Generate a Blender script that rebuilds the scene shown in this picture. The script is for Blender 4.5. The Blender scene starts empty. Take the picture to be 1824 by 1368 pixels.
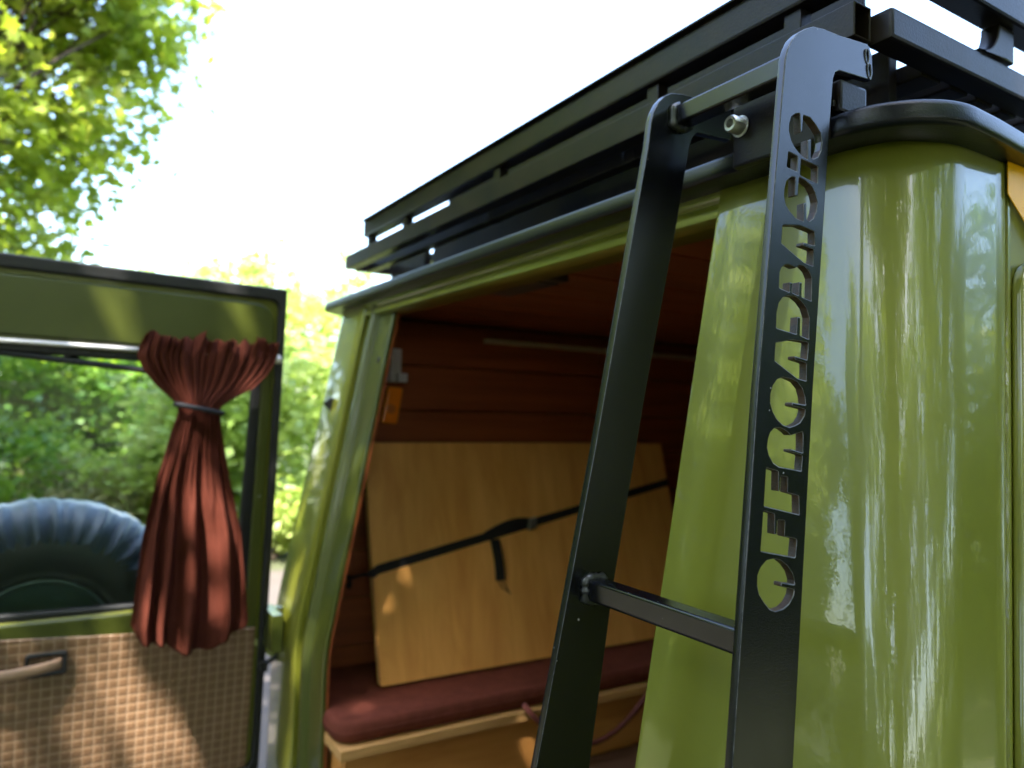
import bpy, bmesh, math, random
import numpy as np
from mathutils import Vector, Matrix, noise

R_ = math.radians
sc = bpy.context.scene
COL = sc.collection
rng = np.random.default_rng(7)
random.seed(7)

# ------------------------------------------------------------------ camera
EYE = Vector((0.0, 0.0, 1.55))
cam_d = bpy.data.cameras.new('camera')
cam = bpy.data.objects.new('camera', cam_d)
COL.objects.link(cam)
fwd = Vector((-0.853609, 0.519377, 0.039982))
rgt = Vector((0.520509, 0.853455, 0.026156))
upv = Vector((0.020538, -0.043138, 0.998858))
m = Matrix((rgt, upv, -fwd)).transposed().to_4x4()
m.translation = EYE
cam.matrix_world = m
cam_d.sensor_width = 36.0
cam_d.lens = 1330.0 / 1824.0 * 36.0
cam_d.clip_start = 0.02
cam_d.clip_end = 400
cam_d.dof.use_dof = True
cam_d.dof.focus_distance = 0.84
cam_d.dof.aperture_fstop = 3.6
sc.camera = cam

# ------------------------------------------------------------------ light
SUN_AZ = Vector((0.68, -0.733, 0))       # where the sun stands
SUN_EL = R_(56)
world = bpy.data.worlds.new('World')
sc.world = world
world.use_nodes = True
wn = world.node_tree
sky = wn.nodes.new('ShaderNodeTexSky')
sky.sky_type = 'NISHITA'
sky.sun_disc = False
sky.sun_elevation = SUN_EL
sky.sun_rotation = math.atan2(SUN_AZ.x, SUN_AZ.y)
sky.air_density = 1.0
sky.dust_density = 2.0
sky.ozone_density = 1.0
bg = wn.nodes['Background']
bg.inputs['Strength'].default_value = 0.15
wn.links.new(sky.outputs['Color'], bg.inputs['Color'])

sun_d = bpy.data.lights.new('sun', 'SUN')
sun_d.energy = 4.0
sun_d.angle = R_(0.53)
sun_d.color = (1.0, 0.95, 0.86)
sun = bpy.data.objects.new('sun', sun_d)
COL.objects.link(sun)
sdir = Vector((SUN_AZ.x * math.cos(SUN_EL), SUN_AZ.y * math.cos(SUN_EL), math.sin(SUN_EL)))
sun.rotation_euler = sdir.to_track_quat('Z', 'Y').to_euler()
sun.location = sdir * 30

sc.view_settings.view_transform = 'Standard'
sc.view_settings.look = 'None'
sc.view_settings.exposure = 3.1
sc.view_settings.gamma = 1.0
sc.view_settings.use_curve_mapping = False
sc.cycles.max_bounces = 8
sc.cycles.transparent_max_bounces = 12
sc.cycles.caustics_reflective = False
sc.cycles.caustics_refractive = False

# ------------------------------------------------------------------ materials
def mat(name, base, rough=0.5, metal=0.0, coat=0.0, coat_rough=0.03, var=0.0, var_scale=8.0, bump=0.0,
        bump_scale=200.0, spec=0.5, base2=None, stretch=None, sheen=0.0, rough_var=0.0, coat_bump=0.0, coat_bump_scale=40, specks=0.0):
    m = bpy.data.materials.new(name)
    m.use_nodes = True
    nt = m.node_tree
    p = nt.nodes['Principled BSDF']
    p.inputs['Base Color'].default_value = (*base, 1)
    p.inputs['Roughness'].default_value = rough
    p.inputs['Metallic'].default_value = metal
    p.inputs['Specular IOR Level'].default_value = spec
    p.inputs['Coat Weight'].default_value = coat
    p.inputs['Coat Roughness'].default_value = coat_rough
    p.inputs['Sheen Weight'].default_value = sheen
    tc = nt.nodes.new('ShaderNodeTexCoord')
    src = tc.outputs['Object']
    if stretch:
        mp = nt.nodes.new('ShaderNodeMapping')
        mp.inputs['Scale'].default_value = stretch
        nt.links.new(src, mp.inputs['Vector'])
        src = mp.outputs['Vector']
    if var or base2:
        n = nt.nodes.new('ShaderNodeTexNoise')
        n.inputs['Scale'].default_value = var_scale
        n.inputs['Detail'].default_value = 6
        n.inputs['Roughness'].default_value = 0.65
        nt.links.new(src, n.inputs['Vector'])
        mx = nt.nodes.new('ShaderNodeMix')
        mx.data_type = 'RGBA'
        b2 = base2 if base2 else tuple(c * (1 - var) for c in base)
        mx.inputs[6].default_value = (*base, 1)
        mx.inputs[7].default_value = (*b2, 1)
        rmp = nt.nodes.new('ShaderNodeMapRange')
        rmp.inputs['From Min'].default_value = 0.35
        rmp.inputs['From Max'].default_value = 0.65
        nt.links.new(n.outputs['Fac'], rmp.inputs['Value'])
        nt.links.new(rmp.outputs['Result'], mx.inputs[0])
        nt.links.new(mx.outputs[2], p.inputs['Base Color'])
        if rough_var:
            r2 = nt.nodes.new('ShaderNodeMapRange')
            r2.inputs['To Min'].default_value = rough
            r2.inputs['To Max'].default_value = rough + rough_var
            nt.links.new(n.outputs['Fac'], r2.inputs['Value'])
            nt.links.new(r2.outputs['Result'], p.inputs['Roughness'])
    if specks:      # small chips down to the bare metal and settled dust
        vo = nt.nodes.new('ShaderNodeTexVoronoi'); vo.inputs['Scale'].default_value = 55
        nt.links.new(tc.outputs['Object'], vo.inputs['Vector'])
        wn_ = nt.nodes.new('ShaderNodeTexNoise'); wn_.inputs['Scale'].default_value = 9; wn_.inputs['Detail'].default_value = 3
        nt.links.new(tc.outputs['Object'], wn_.inputs['Vector'])
        th = nt.nodes.new('ShaderNodeMapRange')
        th.inputs['From Min'].default_value = 0.50; th.inputs['From Max'].default_value = 0.70
        th.inputs['To Min'].default_value = 0.0; th.inputs['To Max'].default_value = specks * 2.2
        nt.links.new(wn_.outputs['Fac'], th.inputs['Value'])
        lt = nt.nodes.new('ShaderNodeMath'); lt.operation = 'LESS_THAN'
        nt.links.new(vo.outputs['Distance'], lt.inputs[0]); nt.links.new(th.outputs['Result'], lt.inputs[1])
        m3 = nt.nodes.new('ShaderNodeMix'); m3.data_type = 'RGBA'
        m3.inputs[7].default_value = (0.22, 0.21, 0.20, 1)
        nt.links.new(lt.outputs[0], m3.inputs[0])
        if p.inputs['Base Color'].is_linked: nt.links.new(p.inputs['Base Color'].links[0].from_socket, m3.inputs[6])
        else: m3.inputs[6].default_value = (*base, 1)
        nt.links.new(m3.outputs[2], p.inputs['Base Color'])
    if bump:
        n2 = nt.nodes.new('ShaderNodeTexNoise')
        n2.inputs['Scale'].default_value = bump_scale
        n2.inputs['Detail'].default_value = 3
        nt.links.new(src, n2.inputs['Vector'])
        b = nt.nodes.new('ShaderNodeBump')
        b.inputs['Strength'].default_value = bump
        b.inputs['Distance'].default_value = 0.002
        nt.links.new(n2.outputs['Fac'], b.inputs['Height'])
        nt.links.new(b.outputs['Normal'], p.inputs['Normal'])
    if coat_bump:
        n3 = nt.nodes.new('ShaderNodeTexNoise')
        n3.inputs['Scale'].default_value = coat_bump_scale
        n3.inputs['Detail'].default_value = 2
        nt.links.new(tc.outputs['Object'], n3.inputs['Vector'])
        n4 = nt.nodes.new('ShaderNodeTexNoise')
        n4.inputs['Scale'].default_value = 6
        n4.inputs['Detail'].default_value = 1
        nt.links.new(tc.outputs['Object'], n4.inputs['Vector'])
        ad = nt.nodes.new('ShaderNodeMath'); ad.operation = 'MULTIPLY_ADD'
        ad.inputs[1].default_value = 0.5
        nt.links.new(n4.outputs['Fac'], ad.inputs[0]); nt.links.new(n3.outputs['Fac'], ad.inputs[2])
        b = nt.nodes.new('ShaderNodeBump')
        b.inputs['Strength'].default_value = coat_bump
        b.inputs['Distance'].default_value = 0.001
        nt.links.new(ad.outputs[0], b.inputs['Height'])
        nt.links.new(b.outputs['Normal'], p.inputs['Coat Normal'])
    return m

def wood(name, c1, c2, scale=(3, 30, 3), rough=0.5, coat=0.1, knots=False):
    m = bpy.data.materials.new(name)
    m.use_nodes = True
    nt = m.node_tree
    p = nt.nodes['Principled BSDF']
    p.inputs['Roughness'].default_value = rough
    p.inputs['Coat Weight'].default_value = coat
    p.inputs['Coat Roughness'].default_value = 0.25
    tc = nt.nodes.new('ShaderNodeTexCoord')
    mp = nt.nodes.new('ShaderNodeMapping')
    mp.inputs['Scale'].default_value = scale
    oi = nt.nodes.new('ShaderNodeObjectInfo')
    va = nt.nodes.new('ShaderNodeVectorMath'); va.operation = 'SCALE'
    va.inputs['Scale'].default_value = 37.0
    cb = nt.nodes.new('ShaderNodeCombineXYZ')
    for i in range(3):
        nt.links.new(oi.outputs['Random'], cb.inputs[i])
    nt.links.new(cb.outputs[0], va.inputs[0])
    nt.links.new(tc.outputs['Object'], mp.inputs['Vector'])
    nt.links.new(va.outputs[0], mp.inputs['Location'])
    n = nt.nodes.new('ShaderNodeTexNoise')
    n.inputs['Scale'].default_value = 1.0
    n.inputs['Detail'].default_value = 8
    n.inputs['Roughness'].default_value = 0.6
    n.inputs['Distortion'].default_value = 0.6
    nt.links.new(mp.outputs['Vector'], n.inputs['Vector'])
    cr = nt.nodes.new('ShaderNodeValToRGB')
    cr.color_ramp.elements[0].position = 0.3
    cr.color_ramp.elements[1].position = 0.68
    cr.color_ramp.elements[0].color = (*c2, 1)
    cr.color_ramp.elements[1].color = (*c1, 1)
    nt.links.new(n.outputs['Fac'], cr.inputs['Fac'])
    out = cr.outputs['Color']
    if knots:
        v = nt.nodes.new('ShaderNodeTexVoronoi')
        v.inputs['Scale'].default_value = 4.5
        nt.links.new(tc.outputs['Object'], v.inputs['Vector'])
        mr = nt.nodes.new('ShaderNodeMapRange')
        mr.inputs['From Min'].default_value = 0.02
        mr.inputs['From Max'].default_value = 0.10
        nt.links.new(v.outputs['Distance'], mr.inputs['Value'])
        mx = nt.nodes.new('ShaderNodeMix'); mx.data_type = 'RGBA'
        mx.inputs[6].default_value = (c2[0] * .25, c2[1] * .25, c2[2] * .25, 1)
        nt.links.new(mr.outputs['Result'], mx.inputs[0])
        nt.links.new(out, mx.inputs[7])
        out = mx.outputs[2]
    nt.links.new(out, p.inputs['Base Color'])
    b = nt.nodes.new('ShaderNodeBump')
    b.inputs['Strength'].default_value = 0.2
    b.inputs['Distance'].default_value = 0.001
    nt.links.new(n.outputs['Fac'], b.inputs['Height'])
    nt.links.new(b.outputs['Normal'], p.inputs['Normal'])
    return m

def glass(name, tint=(0.9, 0.95, 0.92), glossy=0.08):
    m = bpy.data.materials.new(name)
    m.use_nodes = True
    nt = m.node_tree
    nt.nodes.clear()
    o = nt.nodes.new('ShaderNodeOutputMaterial')
    t = nt.nodes.new('ShaderNodeBsdfTransparent')
    t.inputs['Color'].default_value = (*tint, 1)
    g = nt.nodes.new('ShaderNodeBsdfGlossy')
    g.inputs['Roughness'].default_value = 0.02
    fr = nt.nodes.new('ShaderNodeFresnel')
    fr.inputs['IOR'].default_value = 1.45
    mx = nt.nodes.new('ShaderNodeMixShader')
    nt.links.new(fr.outputs[0], mx.inputs[0])
    nt.links.new(t.outputs[0], mx.inputs[1])
    nt.links.new(g.outputs[0], mx.inputs[2])
    nt.links.new(mx.outputs[0], o.inputs['Surface'])
    return m

def leaf_mat(name, c1, c2, c3, trans=0.45):
    m = bpy.data.materials.new(name)
    m.use_nodes = True
    nt = m.node_tree
    nt.nodes.clear()
    o = nt.nodes.new('ShaderNodeOutputMaterial')
    tc = nt.nodes.new('ShaderNodeTexCoord')
    n = nt.nodes.new('ShaderNodeTexNoise')
    n.inputs['Scale'].default_value = 1.1
    n.inputs['Detail'].default_value = 5
    n.inputs['Roughness'].default_value = 0.75
    nt.links.new(tc.outputs['Object'], n.inputs['Vector'])
    cr = nt.nodes.new('ShaderNodeValToRGB')
    e = cr.color_ramp.elements
    e[0].position = 0.36; e[0].color = (*c1, 1)
    e[1].position = 0.66; e[1].color = (*c3, 1)
    k = e.new(0.5); k.color = (*c2, 1)
    nt.links.new(n.outputs['Fac'], cr.inputs['Fac'])
    d = nt.nodes.new('ShaderNodeBsdfPrincipled')
    d.inputs['Roughness'].default_value = 0.45
    nt.links.new(cr.outputs['Color'], d.inputs['Base Color'])
    t = nt.nodes.new('ShaderNodeBsdfTranslucent')
    hs = nt.nodes.new('ShaderNodeHueSaturation')
    hs.inputs['Hue'].default_value = 0.485
    hs.inputs['Saturation'].default_value = 1.1
    hs.inputs['Value'].default_value = 1.9
    nt.links.new(cr.outputs['Color'], hs.inputs['Color'])
    nt.links.new(hs.outputs['Color'], t.inputs['Color'])
    mx = nt.nodes.new('ShaderNodeMixShader')
    mx.inputs[0].default_value = trans
    nt.links.new(d.outputs[0], mx.inputs[1])
    nt.links.new(t.outputs[0], mx.inputs[2])
    nt.links.new(mx.outputs[0], o.inputs['Surface'])
    return m

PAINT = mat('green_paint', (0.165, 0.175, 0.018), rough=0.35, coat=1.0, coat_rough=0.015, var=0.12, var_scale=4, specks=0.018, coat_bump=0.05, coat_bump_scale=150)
PAINT_SHADE = mat('green_paint_shaded', (0.058, 0.070, 0.007), rough=0.4, coat=0.7, coat_rough=0.10, var=0.1, var_scale=5)  # body green again, darkened so the colour holds the shade on inner faces
YELLOW = mat('yellow_vinyl', (0.85, 0.40, 0.002), rough=0.45, spec=0.2, coat=0.0, coat_rough=0.03)
BLACK = mat('black_powder_coat', (0.0025, 0.0030, 0.0055), rough=0.18, spec=0.55, var=0.3, var_scale=20, bump=0.08, bump_scale=600, rough_var=0.12, specks=0.05)
BLACK_RACK = mat('black_rack_paint', (0.003, 0.0035, 0.008), rough=0.22, spec=0.2, coat=0.0, coat_rough=0.15, var=0.4, var_scale=9, bump=0.15, bump_scale=300, rough_var=0.2, base2=(0.020, 0.014, 0.010))
WORN = mat('worn_coat_edge', (0.022, 0.026, 0.036), rough=0.35, base2=(0.16, 0.16, 0.17), var_scale=90, spec=0.5)
WELD = mat('weld_bead', (0.02, 0.021, 0.026), rough=0.28, coat=0.4, coat_rough=0.15, bump=0.6, bump_scale=120)
CUT = mat('sawn_rust_edge', (0.022, 0.017, 0.015), rough=0.55, base2=(0.060, 0.026, 0.012), var_scale=60, bump=0.4, bump_scale=500)
RUBBER = mat('black_rubber', (0.012, 0.012, 0.013), rough=0.5, bump=0.3, bump_scale=150)
GUTTER = mat('black_gutter_paint', (0.003, 0.004, 0.008), rough=0.28, spec=0.28, coat=0.05, coat_rough=0.15, bump=0.2, bump_scale=500, var=0.3, var_scale=15)
STEEL = mat('zinc_steel', (0.62, 0.62, 0.60), rough=0.32, metal=0.9, bump=0.4, bump_scale=300)
WHITE = mat('white_plastic', (0.62, 0.60, 0.62), rough=0.4)
ROD = mat('white_rod', (0.75, 0.72, 0.74), rough=0.35)
ORANGE = mat('orange_plastic', (1.0, 0.27, 0.008), rough=0.35, coat=0.4)
ORANGE_D = mat('orange_plastic_dull', (0.65, 0.17, 0.04), rough=0.6)
PLANK = wood('stained_pine', (0.31, 0.078, 0.020), (0.17, 0.038, 0.010), scale=(14, 1.2, 22), knots=True)
PLY = wood('plywood', (0.86, 0.44, 0.125), (0.68, 0.30, 0.07), scale=(10, 16, 1.2), rough=0.5)
PLY_EDGE = wood('plywood_edge', (0.62, 0.36, 0.14), (0.42, 0.22, 0.07), scale=(60, 3, 60), rough=0.6)
OAK = wood('bench_wood', (0.68, 0.33, 0.09), (0.46, 0.19, 0.045), scale=(10, 2.0, 12), rough=0.45)
CUSHION = mat('maroon_cushion', (0.160, 0.043, 0.028), rough=0.9, spec=0.15, var=0.25, var_scale=25, bump=0.5, bump_scale=900)
CURT = mat('rust_curtain', (0.078, 0.017, 0.009), rough=0.8, spec=0.15, var=0.15, var_scale=30, bump=0.5, bump_scale=1200)
WEB = mat('black_webbing', (0.008, 0.008, 0.012), rough=0.7, bump=0.6, bump_scale=700)
REDCORD = mat('maroon_cord', (0.11, 0.025, 0.02), rough=0.8)
GREYMET = mat('dull_buckle', (0.25, 0.26, 0.25), rough=0.4, metal=0.7)
TAN = mat('tan_vinyl_handle', (0.38, 0.24, 0.16), rough=0.5)
TYRE = mat('tyre_rubber', (0.012, 0.014, 0.014), rough=0.5, var=0.3, var_scale=20, coat=0.15, coat_rough=0.3)
RIM = mat('rim_paint', (0.05, 0.09, 0.08), rough=0.3, coat=0.5)
TARP = mat('blue_grey_tarp', (0.058, 0.080, 0.130), rough=0.55, var=0.25, var_scale=10, bump=0.4, bump_scale=60, sheen=0.2)
GLASS = glass('window_glass')
DARKGLASS = mat('dark_side_glass', (0.01, 0.012, 0.014), rough=0.05, coat=1.0)
CEIL_LAMP = mat('dark_lamp_plastic', (0.03, 0.028, 0.03), rough=0.4)
FLOOR_IN = mat('van_floor_lino', (0.10, 0.05, 0.03), rough=0.6)
STRIP = mat('grey_strip', (0.55, 0.47, 0.42), rough=0.5)
STRAP_Y = mat('faded_green_stay', (0.30, 0.32, 0.10), rough=0.6)
HATCH = mat('smoked_hatch', (0.20, 0.24, 0.28), rough=0.15, coat=0.6)

# quilted vinyl: tan seams, brown pads
def quilt_mat():
    m = bpy.data.materials.new('quilted_vinyl')
    m.use_nodes = True
    nt = m.node_tree
    p = nt.nodes['Principled BSDF']
    p.inputs['Roughness'].default_value = 0.38
    p.inputs['Coat Weight'].default_value = 0.15
    p.inputs['Coat Roughness'].default_value = 0.3
    at = nt.nodes.new('ShaderNodeAttribute')
    at.attribute_name = 'pad'
    n = nt.nodes.new('ShaderNodeTexNoise')
    n.inputs['Scale'].default_value = 7
    n.inputs['Detail'].default_value = 5
    tc = nt.nodes.new('ShaderNodeTexCoord')
    nt.links.new(tc.outputs['Object'], n.inputs['Vector'])
    ad = nt.nodes.new('ShaderNodeMath'); ad.operation = 'MULTIPLY_ADD'
    ad.inputs[1].default_value = 0.25
    nt.links.new(n.outputs['Fac'], ad.inputs[0])
    nt.links.new(at.outputs['Fac'], ad.inputs[2])
    cr = nt.nodes.new('ShaderNodeValToRGB')
    e = cr.color_ramp.elements
    e[0].position = 0.2; e[0].color = (0.27, 0.185, 0.122, 1)
    e[1].position = 1.0; e[1].color = (0.165, 0.092, 0.048, 1)
    k = e.new(0.55); k.color = (0.235, 0.145, 0.082, 1)
    nt.links.new(ad.outputs[0], cr.inputs['Fac'])
    nt.links.new(cr.outputs['Color'], p.inputs['Base Color'])
    return m
QUILT = quilt_mat()

# ------------------------------------------------------------------ object helpers
ORIG = {}
def origin_of(o):
    return ORIG.get(o.name, Vector((0, 0, 0)))

def thing(name, label, cat, loc=(0, 0, 0), group=None):
    o = bpy.data.objects.new(name, None)
    o.empty_display_size = 0.1
    COL.objects.link(o)
    o.location = loc
    ORIG[o.name] = Vector(loc)
    o['label'] = label; o['category'] = cat
    if group: o['group'] = group
    return o

def tag(o, label, cat, group=None):
    o['label'] = label; o['category'] = cat
    if group: o['group'] = group
    return o

def link_mesh(name, me, parent=None, smooth=False, own_origin=None):
    """me holds world coordinates; the object sits at its parent's origin"""
    org = origin_of(parent) if parent else (Vector(own_origin) if own_origin else Vector((0, 0, 0)))
    if org.length > 0:
        me.transform(Matrix.Translation(-org))
    o = bpy.data.objects.new(name, me)
    COL.objects.link(o)
    if parent:
        o.parent = parent
    else:
        o.location = org
    ORIG[o.name] = org
    if smooth:
        for p in me.polygons: p.use_smooth = True
    return o

def obj(name, verts, faces, mats, parent=None, smooth=False, bevel=0.0, seg=2, own_origin=None, autosm=False):
    me = bpy.data.meshes.new(name)
    me.from_pydata([tuple(v) for v in verts], [], faces)
    me.validate()
    bm = bmesh.new(); bm.from_mesh(me)
    bmesh.ops.recalc_face_normals(bm, faces=bm.faces)
    if bevel:
        es = [e for e in bm.edges if len(e.link_faces) == 2 and e.calc_face_angle(0) > 0.5]
        flat = set(bm.faces)
        res = bmesh.ops.bevel(bm, geom=es, offset=bevel, segments=seg, affect='EDGES', profile=0.6)
        new = set(res['faces'])
        for f_ in bm.faces: f_.smooth = f_ in new
        for e_ in bm.edges: e_.smooth = e_.calc_face_angle(0) < 0.7
    bm.to_mesh(me); bm.free()
    for mm in (mats if isinstance(mats, (list, tuple)) else [mats]):
        me.materials.append(mm)
    o = link_mesh(name, me, parent, smooth, own_origin)
    if autosm and not bevel:
        for p in me.polygons: p.use_smooth = True
        try: me.set_sharp_from_angle(angle=R_(35))
        except Exception: pass
    return o

def boxv(x0, x1, y0, y1, z0, z1):
    v = [(x, y, z) for x in (x0, x1) for y in (y0, y1) for z in (z0, z1)]
    f = [(0, 1, 3, 2), (4, 6, 7, 5), (0, 4, 5, 1), (2, 3, 7, 6), (0, 2, 6, 4), (1, 5, 7, 3)]
    return v, f

def box(name, b, mt, parent=None, bevel=0.0, own_origin=None):
    v, f = boxv(*b)
    return obj(name, v, f, mt, parent, bevel=bevel, own_origin=own_origin, autosm=bool(bevel))

def merge(parts):
    V, F = [], []
    for v, f in parts:
        k = len(V)
        V += list(v); F += [tuple(i + k for i in q) for q in f]
    return V, F

def barv(a, b, w, h, upd=(0, 0, 1)):
    """rectangular bar from a to b, w across, h along upd"""
    a, b = Vector(a), Vector(b)
    d = (b - a).normalized()
    u = Vector(upd); u = (u - u.dot(d) * d).normalized()
    s = d.cross(u)
    v = []
    for p in (a, b):
        for i, j in ((-1, -1), (1, -1), (1, 1), (-1, 1)):
            v.append(p + s * (w / 2 * i) + u * (h / 2 * j))
    f = [(0, 1, 2, 3), (7, 6, 5, 4), (0, 4, 5, 1), (1, 5, 6, 2), (2, 6, 7, 3), (3, 7, 4, 0)]
    return v, f

def tubev(path, r, n=10, closed=False, caps=True):
    P = [Vector(p) for p in path]
    V, F = [], []
    prev = None
    N = len(P)
    rr = r if isinstance(r, (list, tuple)) else [r] * N
    for i, p in enumerate(P):
        t = ((P[(i + 1) % N] if (closed or i < N - 1) else p) - (P[i - 1] if (closed or i > 0) else p)).normalized()
        if prev is None:
            a = Vector((0, 0, 1)) if abs(t.z) < 0.9 else Vector((1, 0, 0))
            u = (a - a.dot(t) * t).normalized()
        else:
            u = (prev - prev.dot(t) * t).normalized()
        prev = u
        w = t.cross(u)
        for k in range(n):
            A = 2 * math.pi * k / n
            V.append(p + (u * math.cos(A) + w * math.sin(A)) * rr[i])
    M = N if closed else N - 1
    for i in range(M):
        for k in range(n):
            a = i * n + k; b = i * n + (k + 1) % n
            c = ((i + 1) % N) * n + (k + 1) % n; d = ((i + 1) % N) * n + k
            F.append((a, b, c, d))
    if caps and not closed:
        F.append(tuple(range(n))[::-1]); F.append(tuple(range((N - 1) * n, N * n)))
    return V, F

def rpoly(pts, rad, seg=6):
    """round the corners of a 2-D polygon"""
    out = []
    n = len(pts)
    for i in range(n):
        p = Vector(pts[i]); a = Vector(pts[i - 1]); b = Vector(pts[(i + 1) % n])
        r = rad[i] if isinstance(rad, (list, tuple)) else rad
        if r <= 0:
            out.append(tuple(p)); continue
        d1 = (a - p).normalized(); d2 = (b - p).normalized()
        ang = d1.angle(d2)
        l = min(r / math.tan(ang / 2), (a - p).length * .49, (b - p).length * .49)
        s, e = p + d1 * l, p + d2 * l
        for k in range(seg + 1):
            t = k / seg
            out.append(tuple((1 - t) ** 2 * s + 2 * t * (1 - t) * p + t * t * e))
    return out

def plate(name, outer, holes, th, mp, mats, parent=None, bevel=0.001, own_origin=None, res=2):
    """a real plate cut from a 2-D outline with holes; mp maps (u, v, w) into the world"""
    cu = bpy.data.curves.new(name, 'CURVE')
    cu.dimensions = '2D'
    cu.fill_mode = 'BOTH'
    cu.extrude = max(th / 2 - bevel, 0.0001)
    cu.bevel_depth = bevel
    cu.bevel_resolution = res
    cu.offset = -bevel
    for poly in [outer] + list(holes):
        sp = cu.splines.new('POLY')
        sp.points.add(len(poly) - 1)
        for i, q in enumerate(poly):
            sp.points[i].co = (q[0], q[1], 0, 1)
        sp.use_cyclic_u = True
    tmp = bpy.data.objects.new('tmp', cu)
    COL.objects.link(tmp)
    dg = bpy.context.evaluated_depsgraph_get()
    dg.update()
    me = bpy.data.meshes.new_from_object(tmp.evaluated_get(dg))
    bpy.data.objects.remove(tmp)
    bpy.data.curves.remove(cu)
    me.name = name
    bm = bmesh.new(); bm.from_mesh(me)
    bmesh.ops.remove_doubles(bm, verts=bm.verts, dist=1e-6)
    bm.normal_update()
    for f_ in bm.faces: f_.smooth = abs(f_.normal.z) < 0.999
    for e_ in bm.edges: e_.smooth = e_.calc_face_angle(0) < 0.65
    for v in bm.verts:
        v.co = Vector(mp(v.co.x, v.co.y, v.co.z))
    bmesh.ops.recalc_face_normals(bm, faces=bm.faces)
    bm.to_mesh(me); bm.free()
    me.materials.clear()
    for mm in (mats if isinstance(mats, (list, tuple)) else [mats]):
        me.materials.append(mm)
    o = link_mesh(name, me, parent, own_origin=own_origin)
    return o

def gridv(rows):
    """rows: list of equally long lists of points"""
    V = [p for r in rows for p in r]
    n = len(rows[0])
    F = [(i * n + j, i * n + j + 1, (i + 1) * n + j + 1, (i + 1) * n + j) for i in range(len(rows) - 1) for j in range(n - 1)]
    return V, F

# ------------------------------------------------------------------ ground
GP = mat('pale_paving', (0.080, 0.066, 0.058), rough=0.85, var=0.25, var_scale=3, bump=0.6, bump_scale=60, base2=(0.060, 0.050, 0.044))
GG = mat('rough_grass_ground', (0.032, 0.052, 0.014), rough=0.95, var=0.4, var_scale=2.5, bump=0.8, bump_scale=30, base2=(0.06, 0.055, 0.03))
g = obj('ground', [(-150, -150, -0.004), (150, -150, -0.004), (150, 150, -0.004), (-150, 150, -0.004)], [(0, 1, 2, 3)], GG)
g['kind'] = 'structure'
pts = rpoly([(-7.5, -3.0), (-1.6, -2.6), (-1.3, 9), (-7.0, 8.5)], 1.0)
yard = obj('paved_yard', [(x, y, 0.0) for x, y in pts], [tuple(range(len(pts)))], GP)
yard['kind'] = 'structure'
# joints of the big slabs in the yard as shallow raised sealing strips
# ------------------------------------------------------------------ van
K85 = 0.85
def yf(z):
    """the leaning wall the ladder stands against: upright below the waist, leaning inwards above"""
    y = 0.83 + 0.18 * (z - 1.867)
    y0 = 0.83 + 0.18 * (K85 - 1.867)
    if z > K85 + 0.06: return y
    if z < K85 - 0.06: return y0
    t = (z - (K85 - 0.06)) / 0.12
    return y0 + 0.18 * 0.06 * t * t * 2 * 0.5 + 0.0
def xs(z): return -0.485 + 0.12 * (1.867 - z)
def seam(z): return yf(z) + 0.195 - 0.07 * (1.867 - z)
def xl(z): return -2.60 - 0.05 * (1.867 - z)

van = thing('camper_van', 'glossy olive green camper van with its side door open and black roof rack', 'van', (-1.56, 2.4, 0))
ZS = [0.32, 0.5, 0.7, 0.79, 0.82, 0.85, 0.88, 0.91, 1.0, 1.15, 1.3, 1.45, 1.6, 1.75, 1.86, 1.90]

def near_path(z):
    X1 = xs(z)
    P = [(-0.760, 0.075), (-0.775, 0.035), (-0.788, 0.006), (-0.785, 0.0), (-0.778, -0.001), (-0.74, 0.0), (-0.70, 0.0), (X1 - 0.118, 0.0)]
    R = 0.108 - 0.055 * (1.867 - max(z, 0.95))
    for k in range(1, 25):
        a = math.pi / 2 * k / 24
        P.append((X1 - R + R * math.sin(a), R - R * math.cos(a)))
    s = seam(max(z, 0.9)) - yf(max(z, 0.9))
    P += [(X1, s - .02), (X1, s), (X1 + 0.001, s + .0015), (X1 + 0.0005, s + .0035), (X1 - 0.002, s + .0045), (X1 - 0.002, s + .0075), (X1 + 0.0015, s + .009), (X1 + 0.002, s + .013), (X1, s + .016)]
    P += [(X1, 0.5), (X1, 1.2), (X1, 2.2), (X1, 3.2)]
    return P
rows = []
for z in ZS:
    rows.append([(x, yf(z) + d, z) for x, d in near_path(z)])
V, F = gridv(rows)
nb = obj('body_corner_panel', V, F, PAINT, van, autosm=True)
def far_path(z):
    X1 = xl(z)
    R = 0.11
    P = [(X1, 3.2), (X1, 1.5), (X1, 0.4)]
    for k in range(0, 15):
        a = math.pi / 2 * (1 - k / 14)
        P.append((X1 + R - R * math.sin(a), R - R * math.cos(a)))
    P += [(-2.34, 0), (-2.292, 0.0), (-2.286, 0.004), (-2.286, 0.026)]
    return P
V, F = gridv([[(x, yf(z) + d, z) for x, d in far_path(z)] for z in ZS])
obj('body_pillar', V, F, PAINT, van, autosm=True)
def jamb_path(z):
    return [(-2.287, 0.0255), (-2.262, 0.032), (-2.245, 0.028), (-2.236, 0.008), (-2.230, 0.003), (-2.215, 0.003), (-2.208, 0.010), (-2.200, 0.024), (-2.125, 0.031), (-2.114, 0.032), (-2.110, 0.035), (-2.110, 0.044)]
V, F = gridv([[(x, yf(z) + d, z) for x, d in jamb_path(z)] for z in ZS])
obj('door_jamb', V, F, PAINT_SHADE, van, autosm=True)
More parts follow.
